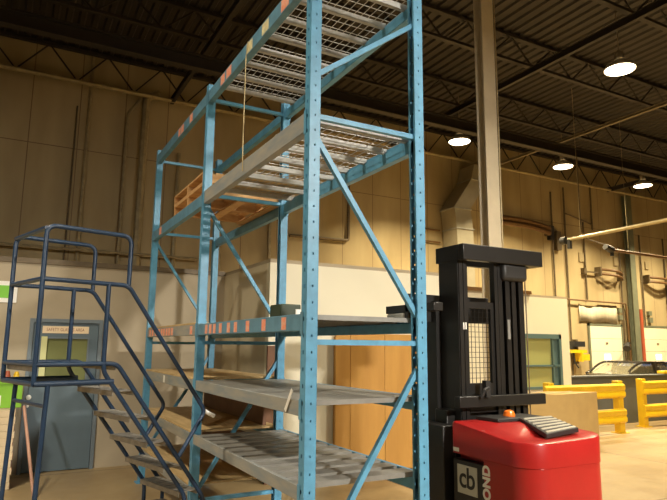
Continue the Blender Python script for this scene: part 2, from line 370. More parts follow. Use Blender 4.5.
# dock curtain, number marks, fork hoist, boxes
for k in (1,):
    m_ = MB(); n = 24; b0 = len(m_.v)
    for i in range(n+1):
        x = 21.1+2.45*i/n; y = 16.94+.006*math.sin(i*1.3)
        m_.v += [(x, y, 2.85+.05*math.sin(i*.5)), (x, y+.01, 3.62-.18*abs(math.sin(PI*i/n*2))*(i < n*.5))]
    for i in range(n): m_.f.append((b0+2*i, b0+2*i+2, b0+2*i+3, b0+2*i+1))
    tag(m_.build('plastic_curtain', 'curtain', solid=.02), 'pale draped sheet hanging on the wall above the first dock door', 'curtain')
M['plate_m'] = mat('faded_plate', (.34, .27, .15), .7)
def wall_patch(x, z, w_, h_, m, name, lab, cat, y=Y1-.03, d_=.03):
    return tag(MB().box(x-w_/2, x+w_/2, y-d_, Y1-.001, z-h_/2, z+h_/2).build(name, m, bevel=.005), lab, cat)
wall_patch(21.45, 5.63, .3, .4, 'plate_m', 'wall_plate', 'small faded plate on the wall up left of the first door spring', 'plate')
wall_patch(23.74, 5.63, .26, .4, 'plate_m', 'wall_plate', 'small faded plate on the wall just above the first door spring', 'plate')
wall_patch(25.98, 5.6, .26, .36, 'plate_m', 'wall_plate', 'small faded plate on the wall above the second door spring', 'plate')
wall_patch(23.74, 3.42, .2, .2, 'steel_green', 'control_box', 'small grey control box right of the draped sheet, upper of the pair', 'control box', Y1-.1)
wall_patch(23.76, 3.1, .2, .2, 'steel_green', 'control_box', 'small grey control box right of the draped sheet, lower of the pair', 'control box', Y1-.1)
wall_patch(25.85, 3.36, .22, .2, 'steel_green', 'control_box', 'small grey control box above the second dock door, upper of the pair', 'control box', Y1-.1)
wall_patch(25.88, 3.05, .24, .24, 'steel_green', 'control_box', 'small grey control box above the second dock door, lower of the pair', 'control box', Y1-.1)
wall_patch(19.95, 6.2, .28, .8, 'pipe_dark', 'control_box', 'tall dark electrical box on the wall right of the lift mast top', 'control box', Y1-.1, .1)
wall_patch(19.55, 6.5, .22, .6, 'black2', 'control_box', 'narrow black electrical box on the wall nearest the lift mast top', 'control box', Y1-.1, .1)
t = thing('dock_hoist', (20.55, 16.5, 1.2), 'yellow and black hoist gear hanging left of the first dock door', 'hoist')
MB().box(20.1, 20.95, 16.55, 16.8, 1.55, 1.68).box(20.56, 20.66, 16.5, 16.85, 1.2, 1.6).box(20.7, 21.1, 16.55, 16.8, 1.25, 1.5).build('yellow_arm', 'yellow', t)
MB().box(20.2, 20.85, 16.55, 16.8, 1.8, 2.02).box(20.15, 20.3, 16.6, 16.8, 1.68, 1.85).build('motor', 'black2', t)
MB().tube([(20.3, 16.7, 1.55), (20.32, 16.65, 1.15), (20.45, 16.6, .95)], .03, 6).build('hook', 'black2', t)
MB().box(20.62, 20.74, 16.8, 16.99, 1.1, 2.1).build('wall_bracket', 'pipe_dark', t)
t = thing('dock_light', (23.5, 16.5, 1.7), 'black swing arm dock light beside the wall column', 'lamp')
MB().tube([(24.1, 16.95, 2.0), (23.8, 16.6, 1.98), (23.35, 16.55, 1.9)], .045, 8).build('arm', 'black2', t)
MB().tube([(23.5, 16.5, 1.93), (23.3, 16.4, 1.75)], [.09, .16], 10).build('lamp_head', 'black2', t)
# wall column + red riser
t = thing('steel_column', (24.5, 16.6, 0), 'green grey steel column against the back wall between the dock doors', 'column')
MB().box(24.27, 24.62, 16.6, 16.63, .03, 8.7).box(24.27, 24.62, 16.82, 16.85, .03, 8.7).box(24.43, 24.46, 16.63, 16.82, .03, 8.7).build('column_shaft', 'steel_green', t)
MB().box(24.2, 25.0, 16.5, 16.95, 0, .03).build('base_plate', 'steel_green', t)
o = MB().tube([(24.86, 16.7, .03), (24.86, 16.7, 3.5)], .09, 10).build('riser_pipe', 'redpipe'); tag(o, 'rust red vertical pipe beside the green grey wall column', 'pipe')

# overhead boom pipes
t = thing('overhead_boom', (14.75, 12.1, 5.0), 'long pale horizontal pipe boom with a round end fitting, upper of the two', 'pipe boom')
MB().tube([(14.75, 12.1, 5.0), (14.5, 8.0, 5.0)], .048, 10).build('boom_pipe', 'pipe', t)
MB().tube([(14.76, 12.35, 5.0), (14.76, 12.18, 5.0)], .12, 12).build('end_fitting', 'black2', t)
MB().tube([(14.75, 12.05, 5.0), (14.75, 12.05, 4.72)], .07, 8).build('end_valve', 'black2', t)
for yy, zz in ((11.6, ZC-.1),): MB().tube([(14.72-(12.1-yy)*.06, yy, 5.05), (14.72-(12.1-yy)*.06, yy, zz)], .006, 6).build('hanger_rod', 'pipe', t)
t = thing('overhead_boom', (17.5, 12.6, 5.0), 'dark horizontal pipe boom with an end fitting, lower of the two', 'pipe boom')
MB().tube([(17.5, 12.62, 5.0), (27.5, 12.9, 5.0)], .05, 10).build('boom_pipe', 'brown', t)
MB().tube([(17.15, 12.6, 5.08), (17.5, 12.62, 5.0)], [.1, .12], 10).build('end_fitting', 'black2', t)
MB().tube([(17.5, 12.62, 5.0), (17.5, 12.62, 4.8)], .06, 8).build('end_valve', 'black2', t)
for xx in (18.4, 21.5, 25): MB().tube([(xx, 12.63, 5.0), (xx, 12.63, ZC-.1)], .006, 6).build('hanger_rod', 'pipe', t)
o = MB().tube(rnd([(16.0, 12.6, 8.0), (16.0, 12.6, 5.5), (16.25, 12.6, 5.25), (17.1, 12.6, 5.15)], .2), .02, 6).build('air_hose', 'pipe_dark'); tag(o, 'thin hanging air hose curving to the end of the dark boom', 'hose')

# big cream column in the foreground
t = thing('steel_column', (6.865, 7.1, 0), 'tall cream steel column standing right behind the lift truck mast', 'column')
MB().prism([(6.67, 7.0), (6.94, 7.0), (6.94, 7.018), (6.812, 7.018), (6.812, 7.182), (6.94, 7.182), (6.94, 7.2), (6.67, 7.2), (6.67, 7.182), (6.798, 7.182), (6.798, 7.018), (6.67, 7.018)], 2, .02, ZC-1.0).build('column_shaft', 'col', t, bevel=.003)
MB().box(6.66, 7.07, 6.9, 7.3, 0, .02).build('base_plate', 'col', t)
o = MB().tube([(6.95, 6.985, .3), (6.95, 6.985, 8.7)], .014, 6).build('conduit_pipe', 'pipe'); tag(o, 'thin conduit strapped up the face of the cream column', 'pipe')

# ------------------------------------------------------------------ lamps
lamps = [(11.72, 13.44), (16.53, 13.6), (21.17, 13.73), (11.7, 7.92), (25.9, 13.75), (16.5, 7.9), (11.7, 2.3), (7.0, 2.3), (2.3, 2.3), (16.5, 2.3), (-2.5, 4.2)]  # last lamp is unseen, added to brighten the office side wall
labs = ['high bay lamp nearest the cream column, glowing over the air duct', 'high bay lamp third largest in the picture, above the upper boom', 'small high bay lamp farthest right in the far row', 'largest and brightest high bay lamp, nearest in the upper right']
for i, (x, y) in enumerate(lamps):
    zl = 8.0
    t = thing('high_bay_lamp', (x, y, zl), labs[i] if i < 4 else 'unseen high bay lamp outside the picture, %d metres right, %d metres ahead of camera' % (round(x), round(y)), 'lamp', 'high bay lamps')
    MB().tube([(x, y, zl), (x, y, zl+.10), (x, y, zl+.18), (x, y, zl+.22)], [.34, .30, .15, .12], 20, cap=False).build('reflector', 'lamp_shade', t, solid=.006)
    MB().tube([(x, y, zl+.22), (x, y, zl+.42)], [.10, .10], 14).build('ballast_housing', 'roof_light', t)
    MB().tube([(x, y, zl+.42), (x, y, ZC-.3)], .012, 6).build('hanger_rod', 'roof_light', t)
    MB().tube([(x, y, zl+.0), (x, y, zl+.02)], [.32, .32], 20).build('lens', 'lamp_glow', t)
    L = bpy.data.lights.new('lamp_light', 'AREA'); L.shape = 'DISK'; L.size = .6; L.spread = math.radians(125); L.color = (1, .82, .50) if i < 7 else (1, .88, .68)
    L.energy = [560, 560, 540, 360, 540, 200, 150, 230, 35, 60, 260][i]
    lo = bpy.data.objects.new('lamp_light', L); C.objects.link(lo); lo.parent = t; lo.location = (0, 0, -.012)

# two unseen fill lights added behind the camera to brighten the foreground
for fx_, e_ in ((-5.0, 300), (4.2, 300)):
    t = thing('added_fill_light', (fx_, Y0+.2, 5.0), 'added unseen fill light behind the camera, %s one' % ('left' if fx_ < 1 else 'right'), 'lamp', 'added fill lights behind the camera')
    MB().box(fx_-.3, fx_+.3, Y0, Y0+.2, 4.8, 5.2).build('housing', 'black2', t)
    MB().box(fx_-.27, fx_+.27, Y0+.2, Y0+.205, 4.83, 5.17).build('lens', 'lamp_glow', t)
    L = bpy.data.lights.new('flood', 'AREA'); L.shape = 'RECTANGLE'; L.size = .54; L.size_y = .34; L.color = (1, .93, .82); L.energy = e_
    lo = bpy.data.objects.new('flood', L); C.objects.link(lo); lo.parent = t; lo.location = (0, .012, 0); lo.rotation_euler = (math.radians(60), 0, 0); L.spread = math.radians(85)

# ------------------------------------------------------------------ pallet rack
RX0, RX1 = 1.623, 2.461; RY = [3.285, 5.654, 8.022]; S = .038; RH = 4.36
rack = thing('pallet_rack', ((RX0+RX1)/2, (RY[0]+RY[2])/2, 0), 'tall blue steel pallet rack with two bays of shelves in the middle of the picture', 'rack')
Z = [4.294, 3.239, 1.919, 1.390, .898]
for yi, Y in enumerate(RY):
    for s_, X in ((-1, RX0), (1, RX1)):
        m_ = MB()
        xo = X+s_*S; xi = X-s_*S
        m_.holed((xo, Y-S, .01), (0, 1, 0), 2*S, RH, pitch=.1, hw=.013, hh=.024)      # outer web
        m_.holed((xi, Y-S, .01), (s_, 0, 0), 2*S, RH, pitch=.1, hw=.009, hh=.014)     # flanges
        m_.holed((xi, Y+S, .01), (s_, 0, 0), 2*S, RH, pitch=.1, hw=.009, hh=.014)
        for q in (-1, 1): m_.box(xi-.001, xi+.001, min(Y+q*S, Y+q*(S-.018)), max(Y+q*S, Y+q*(S-.018)), .01, RH)   # lips
        c = m_.build('column', 'blue', rack)
        MB().box(X-.07, X+.07, Y-.07, Y+.07, 0, .012).build('foot_plate', 'blue', c)
    def brace(a, b): MB().bar(a, b, .034, .034, (0, 1, 0)).build('brace', 'blue', rack)
    xa, xb = RX0+S*.6, RX1-S*.6
    for z in (.30, 1.745, 3.21): brace((xa, Y, z), (xb, Y, z))
    brace((xa, Y, .37), (xb, Y, 1.57)); brace((xa, Y, 3.07), (xb, Y, 1.93)); 
    if yi == 0: brace((xa, Y, 3.5), (xb, Y, 4.08))
    else: brace((xa, Y, 4.22), (xb, Y, 4.22))

def beam(xs, b, z, h, m='blue', outer=1, labels=()):
    ya, yb = RY[b]+S, RY[b+1]-S
    x0, x1 = xs - .022, xs + .022
    m_ = MB()
    # stepped load beam: tall outer half, lower inner ledge
    if outer < 0: m_.prism([(x0, z-h), (x1+.012, z-h), (x1+.012, z-.035), (x1-.016, z-.035), (x1-.016, z), (x0, z)], 1, ya, yb)
    else: m_.prism([(x1, z-h), (x1, z), (x0+.016, z), (x0+.016, z-.035), (x0-.012, z-.035), (x0-.012, z-h)], 1, ya, yb)
    o = m_.build('load_beam', m, rack, bevel=.003)
    for y, q in ((ya, 1), (yb, -1)):
        xo = xs+outer*.027; xi_ = xs+outer*.0235; xn = xs-outer*.022
        MB().prism([(xo, y-q*.03), (xo, y+q*.006), (xn, y+q*.006), (xn, y), (xi_, y), (xi_, y-q*.03)], 2, z-h-.02, z+.012).build('end_connector', m if m != 'dusty' else 'blue', o)
    for (y, mm, wid) in labels:
        lh = h*.78
        MB().box(x0-.002, x0-.0005, y-wid/2, y+wid/2, z-h*.9, z-h*.12).build('location_label', mm, o)
    return o
FX, BX = RX0-.015, RX1+.015
lab3 = [(y, 'orange', .075) for y in (5.341, 5.217, 5.097, 4.927, 4.714, 4.54, 4.266, 3.942, 3.589)]
lab3b = [(y, 'orange', .09) for y in (7.8, 7.65, 7.469, 7.3, 7.15, 7.036, 6.9, 6.78, 6.645, 5.86)]
lab1 = [(3.70, 'orange', .14), (4.085, 'yellow_lab', .14), (4.44, 'yellow_lab', .14), (4.98, 'orange', .14), (5.16, 'orange', .12)]
lab1b = [(6.28, 'orange', .12), (6.66, 'orange', .12), (6.8, 'orange', .1)]
beam(FX, 0, Z[0], .12, 'teal', -1, lab1); beam(FX, 1, Z[0], .12, 'teal', -1, lab1b)
beam(BX, 0, Z[0], .12, 'blue', 1); beam(BX, 1, Z[0], .12, 'blue', 1)
beam(FX, 0, Z[1], .13, 'dusty', -1); beam(FX, 1, Z[1]-.02, .12, 'teal', -1, [(7.55, 'orange', .12)])
beam(BX, 0, Z[1], .13, 'blue', 1); beam(BX, 1, Z[1]-.02, .12, 'teal', 1)
beam(FX, 0, Z[2], .105, 'teal', -1, lab3); beam(FX, 1, Z[2], .105, 'dusty', -1, lab3b)
beam(BX, 0, Z[2], .105, 'blue', 1); beam(BX, 1, Z[2], .105, 'blue', 1)
beam(FX, 0, Z[3], .09, 'dusty', -1); beam(FX, 1, Z[3], .10, 'dusty', -1, [(6.9, 'white', .07)])
beam(BX, 0, Z[3], .09, 'blue', 1); beam(BX, 1, Z[3], .10, 'blue', 1)
beam(FX, 0, Z[4], .085, 'dusty', -1); beam(FX, 1, Z[4], .09, 'dusty', -1)
beam(BX, 0, Z[4], .11, 'blue', 1); beam(BX, 1, Z[4], .09, 'blue', 1)
beam(FX, 1, .42, .09, 'dusty', -1); beam(BX, 1, .42, .09, 'blue', 1)

def copy_tree(o, off, parent=None):
    c = o.copy(); C.objects.link(c); c.parent = parent
    if parent is None: c.location = o.location + Vector(off)
    WP[c.name] = WP[o.name] + Vector(off)
    for ch in list(o.children): copy_tree(ch, off, c)
    return c
def wire_deck(ya, yb, z):
    t = thing('wire_deck', ((RX0+RX1)/2, (ya+yb)/2, z-.045), '', 'wire deck', 'wire mesh decks on the upper rack shelves')
    m_ = MB(); w_ = .0042
    xa, xb = RX0-.028, RX1+.028
    x = xa+.01
    while x < xb: m_.box(x-w_/2, x+w_/2, ya, yb, z+.001, z+.001+w_); x += .062
    y = ya+.005
    while y < yb: m_.box(xa, xb, y-w_/2, y+w_/2, z+.0015+w_, z+.001+2*w_); y += .10
    m_.build('wire_mesh', 'wire', t)
    for k in range(4):
        y = ya+.06+(yb-ya-.12)*k/3
        MB().prism([(y-.024, z), (y+.024, z), (y+.024, z-.006), (y+.017, z-.038), (y-.017, z-.038), (y-.024, z-.006)], 0, RX0+.006, RX1-.006).build('support_channel', 'galv', t)
    return t
w1 = wire_deck(3.33, 4.33, Z[0]); w1['label'] = 'wire mesh deck nearest the camera on the topmost blue rack level'
w2 = copy_tree(w1, (0, 1.14, 0)); w2['label'] = 'wire mesh deck behind the dark gap on the topmost rack level'
w3 = copy_tree(w1, (0, 0, Z[1]-Z[0])); w3['label'] = 'wire mesh deck nearest the camera on the second rack level from the top'
w4 = copy_tree(w1, (0, 1.14, Z[1]-Z[0])); w4['label'] = 'wire mesh deck farther back on the second rack level from the top'

def slat_deck(z, m, label, gap, n, ya=RY[0]+S+.01, yb=RY[1]-S-.01):
    t = thing('steel_deck', ((RX0+RX1)/2, (ya+yb)/2, z-.03), label, 'shelf deck')
    p = (yb-ya)/n
    for k in range(n):
        y0, y1 = ya+k*p+gap/2, ya+(k+1)*p-gap/2
        a, b_ = y0, y1
        poly = [(a, z-.03), (a+.004, z-.03), (a+.004, z-.004), (b_-.004, z-.004), (b_-.004, z-.03), (b_, z-.03), (b_, z+.002), (a, z+.002)]
        MB().prism(poly, 0, RX0-.03, RX1+.03).build('deck_plank', m, t)
    return t
def seat(z): return z-.004
slat_deck(Z[2]-.003, 'deck', 'pale grey steel plank deck on the rack level with the row of orange labels', .006, 10)
slat_deck(Z[3]-.003, 'deck', 'solid grey steel deck on the near bay, just below the orange label level', .005, 10)
slat_deck(Z[4]-.003, 'deck', 'grooved grey steel plank deck with open gaps on the lowest near shelf', .07, 11)
def board(name, x0, x1, y0, y1, z0, z1, m, lab, cat='board'):
    return tag(MB().box(x0, x1, y0, y1, z0, z1).build(name, m, bevel=.003), lab, cat)
board('plywood_board', RX0-.03, RX1+.03, RY[1]+S+.02, RY[2]-S-.02, Z[3]+.001, Z[3]+.02, 'ply', 'plywood sheet shelf in the far bay at the same height as the solid grey deck')
board('plywood_board', RX0-.03, RX1+.03, RY[1]+S+.02, RY[2]-S-.02, Z[4]+.001, Z[4]+.02, 'ply', 'plywood sheet shelf in the far bay, second from the bottom')
board('plywood_board', RX0-.03, RX1+.03, RY[1]+S+.02, RY[2]-S-.02, .421, .44, 'ply', 'lowest plywood sheet shelf in the far bay')
board('plywood_board', RX0-.03, RX1+.03, RY[1]+S+.02, RY[2]-S-.02, Z[2]+.001, Z[2]+.02, 'ply', 'plywood sheet shelf in the far bay behind the orange labels')
o = board('brown_board', RX1-.11, RX1-.07, 5.80, 7.9, Z[4]+.021, Z[4]+.36, 'redply', 'red brown board standing on edge on the far bay shelf')
o = board('brown_board', RX1-.11, RX1-.07, 5.80, 7.9, .441, .78, 'redply', 'red brown board standing on edge on the lowest far bay shelf')
# dark case on the orange label level
t = thing('equipment_case', (2.30, 3.62, Z[2]), 'small dark green case resting on the deck above the orange labels', 'case')
MB().box(1.86, 2.04, 4.28, 4.5, Z[2], Z[2]+.13).build('case_body', mat('dark_green_plastic', (.02, .035, .015), .5), t, bevel=.01)
MB().box(1.99, 2.03, 4.265, 4.28, Z[2]+.05, Z[2]+.09).build('latch', 'white', t)
t.location = (0, 0, 0); 
for ch in t.children: ch.location = WP[t.name]
# white tag on the front beam
o = MB().bar((FX-.03, 3.42, Z[3]+.06), (FX-.03, 3.52, Z[3]-.075), .004, .028, (0, 1, 1)).build('plastic_strip', 'white'); tag(o, 'slanted white plastic strip clipped to the front edge of the solid grey deck', 'strip')

# pallets on the far bay second level
def pallet(cx, cy, z, lab, flip=False):
    t = thing('wooden_pallet', (cx, cy, z), lab, 'pallet', 'wooden pallets')
    hx, hy = .44, .61
    for k in range(3): MB().box(cx-hx, cx+hx, cy-hy+k*(hy-.02), cy-hy+k*(hy-.02)+.04, z+.018, z+.108).build('stringer', 'wood', t)
    for k in range(7): x = cx-hx+k*(2*hx-.1)/6; MB().box(x, x+.1, cy-hy, cy+hy, z+.108, z+.126).build('top_board', 'wood', t)
    for k in (0, 3, 6): x = cx-hx+k*(2*hx-.1)/6; MB().box(x, x+.1, cy-hy, cy+hy, z, z+.018).build('bottom_board', 'wood', t)
    return t
zp = Z[1]-.02+.001
p1 = pallet(2.042, 6.32, zp, 'orange brown wooden pallet resting on the far bay of the rack, high up'); p1['group'] = 'wooden pallets'
p3 = copy_tree(p1, (0, .02, .128)); p3['label'] = 'upper wooden pallet stacked on another in the far rack bay'; p1['label'] = 'lower wooden pallet resting on the far rack bay beams'
board('plywood_board', RX0+.03, RX1-.03, 5.0, 5.56, Z[1]+.018, Z[1]+.04, 'ply', 'pale wooden board lying on the far end of the second level wire deck')

o = MB().tube([(FX-.026, 4.47, Z[0]-.005), (FX-.04, 4.47, Z[0]-.15), (FX-.04, 4.47, Z[1]+.1), (FX-.035, 4.47, Z[1]-.1)], .004, 6).build('hanging_cord', 'cord'); tag(o, 'thin tan cord hanging from the top front beam of the rack', 'cord')

# brown panels leaning along the office front
for x0, x1, lab in ((3.95, 4.18, 'narrow brown wooden panel left of the three standing against the white office'), (4.185, 4.75, 'wide brown wooden panel in the middle of the three against the white office'), (4.755, 5.37, 'wide brown wooden panel right of the three against the white office')):
    t = thing('wood_panel', ((x0+x1)/2, 7.2, 0), lab, 'panel', 'brown panels against the office')
    MB().box(x0, x1, 7.16, 7.2, .02, 1.9).build('panel_sheet', 'tanpanel', t, bevel=.004)
    MB().box(x0+.02, x1-.02, 7.2, 7.26, 0, .02).box(x0+.02, x0+.06, 7.2, 7.26, .02, 1.85).box(x1-.06, x1-.02, 7.2, 7.26, .02, 1.85).build('back_frame', 'tanpanel', t)
board('brown_board', 2.965, 3.14, 7.2, 7.24, 0, 1.72, 'redply', 'narrow dark brown board standing at the left corner of the white office')

# ------------------------------------------------------------------ rolling ladder
k_ = .86; lx, ly, th = .191*k_, 5.034*k_, .284
ld = Vector((math.cos(th), math.sin(th), 0)); lw = Vector((-math.sin(th), math.cos(th), 0)); lo_ = Vector((lx, ly, 0))
def LP(s, t, z): return lo_+ld*s+lw*t+Vector((0, 0, z))
Wd, L1, L2, zpf, ztp, zhr, run, rise = .63, .60, .55, 1.585, 2.51, 2.146, .1428, .1918
lad = thing('rolling_ladder', LP(.5, Wd/2, 0), 'dark blue tubular rolling warehouse ladder with platform and guard rails at the left', 'ladder')
r_ = .0165
def LT(name, pts, rad=.07, r=r_): return MB().tube(rnd(pts, rad) if len(pts) > 2 else pts, r, 10).build(name, 'blue_dark', lad)
KE = 5.4
for t_ in (0, Wd):
    LT('guard_rail', [LP(0, t_, zpf-.125), LP(0, t_, ztp), LP(L1, t_, ztp), LP(L1, t_, zhr)])
    # handrail: level part, then down parallel with the stairs, then back to the stringer
    LT('handrail', [LP(0, t_, zhr), LP(L1, t_, zhr), LP(L1+4.9*run, t_, zhr-4.9*rise), LP(L2+3.7*run, t_, zpf-3.7*rise)], .05)
    LT('stringer', [LP(0, t_, zpf), LP(L2, t_, zpf), LP(L2+KE*run, t_, zpf-KE*rise), LP(L2+KE*run, t_, .09)], .05)
    sv = .452; zv = zpf-.05
    LT('stringer', [LP(sv, t_, zhr), LP(sv, t_, zv), LP(sv+4.9*run, t_, zv-4.9*rise), LP(sv+4.9*run, t_, .09)], .05)
    LT('platform_side_rail', [LP(0, t_, zpf-.125), LP(L2-.02, t_, zpf-.125)], .05, .02)
    LT('leg', [LP(.09, t_, zpf-.125), LP(.05, t_, .09)])
    LT('side_brace', [LP(.07, t_, .28), LP(L2+KE*run, t_, .28)], .05, .013)
LT('back_rail', [LP(0, 0, ztp-.02), LP(0, Wd, ztp-.02)])
LT('back_rail', [LP(0, 0, zhr), LP(0, Wd, zhr)])
LT('back_rail', [LP(0, 0, zpf), LP(0, Wd, zpf)])
LT('back_rail', [LP(0, 0, zpf-.125), LP(0, Wd, zpf-.125)])
LT('crossbar', [LP(.085, 0, zpf-.27), LP(.085, Wd, zpf-.27)], .05, .013)
LT('crossbar', [LP(.06, 0, .28), LP(.06, Wd, .28)], .05, .013)
def tread(s0, s1, z, name):
    m_ = MB(); a = [LP(s0, .01, z), LP(s1, .01, z), LP(s1, Wd-.01, z), LP(s0, Wd-.01, z)]
    dn = Vector((0, 0, -.006))
    m_.quad_box([q+dn for q in a]+a)
    m_.bar(LP(s1, .01, z-.018), LP(s1, Wd-.01, z-.018), .006, .036); m_.bar(LP(s0, .01, z-.018), LP(s0, Wd-.01, z-.018), .006, .036)
    for q in range(9):
        tt = .04+(Wd-.08)*q/8; m_.bar(LP(s0+.01, tt, z+.002), LP(s1-.01, tt, z+.002), .008, .004)
    return m_.build(name, 'tread_m', lad)
M['tread_m'] = mat('worn_tread_steel', (.30, .28, .24), .5, .3, var=.35, scale=14)
tread(.02, L2, zpf-.012, 'platform')
for k in range(1, 6): tread(L2+k*run-.155, L2+k*run, zpf-k*rise, 'tread')
tread(L2+KE*run-.16, L2+KE*run, .44, 'tread'); tread(L2+KE*run-.16, L2+KE*run, .24, 'tread')
for s_, t_ in ((.05, 0), (.05, Wd), (L2+KE*run, 0), (L2+KE*run, Wd)):
    c = LP(s_, t_, .045)
    w_ = MB().tube([c-lw*.014, c+lw*.014], .045, 14).build('caster', 'rubber', lad)
for t_ in (0,):
    a = LP(L1+4.9*run, t_, zhr-4.9*rise)
    o = MB().tube([a+Vector((0, 0, .0)), a+ld*.035+Vector((0, 0, -.02)), a+ld*.085+Vector((0, 0, -.045))], .016, 10).build('end_sleeve', 'white', lad); o['label'] = 'white plastic sleeve on the end of the handrail'

# ------------------------------------------------------------------ stack of flat cartons, green bin, pole at left
for k in range(11):
    z0 = .001+k*.084; dx = random.uniform(-.012, .012)
    t = thing('flat_carton', (-.34, 8.7, z0), 'flat beige carton, %s end, %s of the stack by the door' % ('purple' if k % 2 else 'crimson', ['bottom one', 'second from the bottom', 'third from the bottom', 'fourth from the bottom', 'fifth from the bottom', 'middle one', 'fifth from the top', 'fourth from the top', 'third from the top', 'second from the top', 'top one'][k]), 'carton', 'stack of flat cartons')
    MB().box(-.9+dx, .16+dx, 8.3, 9.1, z0, z0+.082).build('carton_body', 'cream', t, bevel=.004)
    MB().box(.16+dx, .163+dx, 8.33, 9.07, z0+.006, z0+.076).build('printed_end', 'purple' if k % 2 else 'crimson', t)
    MB().box(.163+dx, .165+dx, 8.36, 8.40, z0+.02, z0+.06).build('end_label', 'cream', t)
t = thing('green_bin', (-.1, 8.8, .93), 'lime green plastic bin on top of the carton stack', 'bin')
m_ = MB(); zb = .93
for (x0, x1, y0, y1) in ((-.55, .21, 8.55, 8.57), (-.55, .21, 9.03, 9.05), (-.55, -.53, 8.57, 9.03), (.19, .21, 8.57, 9.03)): m_.box(x0, x1, y0, y1, zb, zb+.32)
m_.box(-.55, .21, 8.55, 9.05, zb-.004, zb); m_.build('bin_body', 'green', t, bevel=.004)
MB().box(-.57, .23, 8.53, 8.55, zb+.29, zb+.325).box(-.57, .23, 9.05, 9.07, zb+.29, zb+.325).build('rim', 'green', t)
MB().box(-.30, -.02, 8.544, 8.55, zb+.02, zb+.15).build('paper_label', 'white', t)
o = MB().tube([(.02, 8.8, zb), (.02, 8.8, zb+.36), (.03, 8.8, zb+.40), (.03, 8.8, zb+.44)], [.05, .05, .03, .02], 12).build('bottle', 'redpipe'); tag(o, 'red bottle standing up inside the green bin', 'bottle')
o = MB().tube([(.13, 8.78, zb), (.13, 8.78, zb+.39), (.13, 8.78, zb+.43)], [.035, .035, .02], 12).build('bottle', 'yellow'); tag(o, 'yellow bottle standing up inside the green bin', 'bottle')
o = MB().tube([(.40, 7.63, .0), (.235, 8.25, .97)], .018, 8).build('wooden_pole', 'pole'); tag(o, 'pinkish wooden pole leaning toward the carton stack by the door', 'pole')

# ------------------------------------------------------------------ reach truck
tr = thing('lift_truck', (3.8, 3.9, 0), 'red stand up lift truck with a tall black mast at the lower right', 'lift truck')
# red body: footprint with rounded corners, top sloping to the rear left corner
def footprint(x0, x1, y0, y1, radii, n=7):
    pts = []
    for (cx, cy, r, a0) in ((x0, y0, radii[0], PI), (x1, y0, radii[1], 1.5*PI), (x1, y1, radii[2], 0), (x0, y1, radii[3], .5*PI)):
        sx = 1 if cx == x0 else -1; sy = 1 if cy == y0 else -1
        for k in range(n+1):
            a = a0+.5*PI*k/n; pts.append((cx+sx*r+r*math.cos(a), cy+sy*r+r*math.sin(a)))
    return pts
bx0, bx1, by0, by1 = 3.25, 4.07, 3.08, 3.92
def topz(x, y):
    fx = (x-bx0)/(bx1-bx0); fy = (y-by0)/(by1-by0)
    e = min(1, max(0, (fy-.30)/.25)); e = e*e*(3-2*e)
    g_ = min(1, max(0, (fx-.75)/.25)); z = 1.055+(.07)*e + .03*g_*(1-e)
    return z
m_ = MB(); n_lv = [.12, .86, None]
fp = footprint(bx0, bx1, by0, by1, (.20, .14, .05, .03))
# lower body leaves room for the black compartment on the left side
rings = []
def ring(pts, zf, inset=0):
    b = len(m_.v); cx = sum(p[0] for p in pts)/len(pts); cy = sum(p[1] for p in pts)/len(pts)
    for p in pts:
        d_ = Vector((p[0]-cx, p[1]-cy)); d_ = d_*(1-inset/max(d_.length, .01)); x = cx+d_.x; y = cy+d_.y
        m_.v.append((x, y, zf(p[0], p[1]) if callable(zf) else zf))
    return b, len(pts)
def skin(r0, r1):
    b0, n = r0; b1, _ = r1
    for j in range(n):
        k = (j+1) % n; m_.f.append((b0+j, b0+k, b1+k, b1+j))
rs = [ring(fp, .88), ring(fp, lambda x, y: topz(x, y)-.018), ring(fp, lambda x, y: topz(x, y)-.005, .006), ring(fp, lambda x, y: topz(x, y), .02)]
for a, b_ in zip(rs, rs[1:]): skin(a, b_)
# top surface as a grid-like fan with inner rings following the slope
cx_, cy_ = (bx0+bx1)/2, (by0+by1)/2; prevr = rs[-1]
for f_ in (.7, .4, .15):
    pts = [(cx_+(p[0]-cx_)*f_, cy_+(p[1]-cy_)*f_) for p in fp]; b = len(m_.v)
    for p in pts: m_.v.append((p[0], p[1], topz(*p)))
    r2 = (b, len(pts)); skin(prevr, r2); prevr = r2
m_.f.append(tuple(range(prevr[0], prevr[0]+prevr[1])))
m_.f.append(tuple(range(rs[0][0], rs[0][0]+rs[0][1])))
m_.build('body_shell', 'red', tr)
# lower shell with cut-out
m_ = MB()
m_.prism(footprint(bx0+.004, bx1-.004, by0+.004, 3.555, (.20, .14, .005, .005)), 2, .12, .88)
m_.box(bx0+.09, bx1-.004, 3.555, by1-.004, .12, .88)
m_.build('body_skirt', 'red', tr, bevel=.004)
m_ = MB().box(bx0+.01, bx0+.09, 3.56, 3.915, .12, .835).build('side_panel', 'black2', tr, bevel=.006)
lp = MB().box(bx0+.004, bx0+.01, 3.635, 3.86, .585, .80).build('logo_plate', mat('pale_grey_plate', (.52, .52, .44), .5), tr)
text('cb', 'black2', tr, (bx0+.003, 3.748, .70), (0, -1, 0), (0, 0, 1), .22, .001, .95, .93, bold=.003)
text('RAYMOND', 'white', tr, (bx0+.003, 3.525, .57), (0, 0, 1), (0, 1, 0), .105, .001, 1.0, 1.05, bold=.005)
MB().box(bx0-.001, bx0+.003, 3.83, 3.90, .895, .925).build('small_decal', 'white', tr)
m_ = MB().box(bx0+.06, bx1-.06, by0+.1, 4.6, .03, .12).build('chassis', 'black', tr)
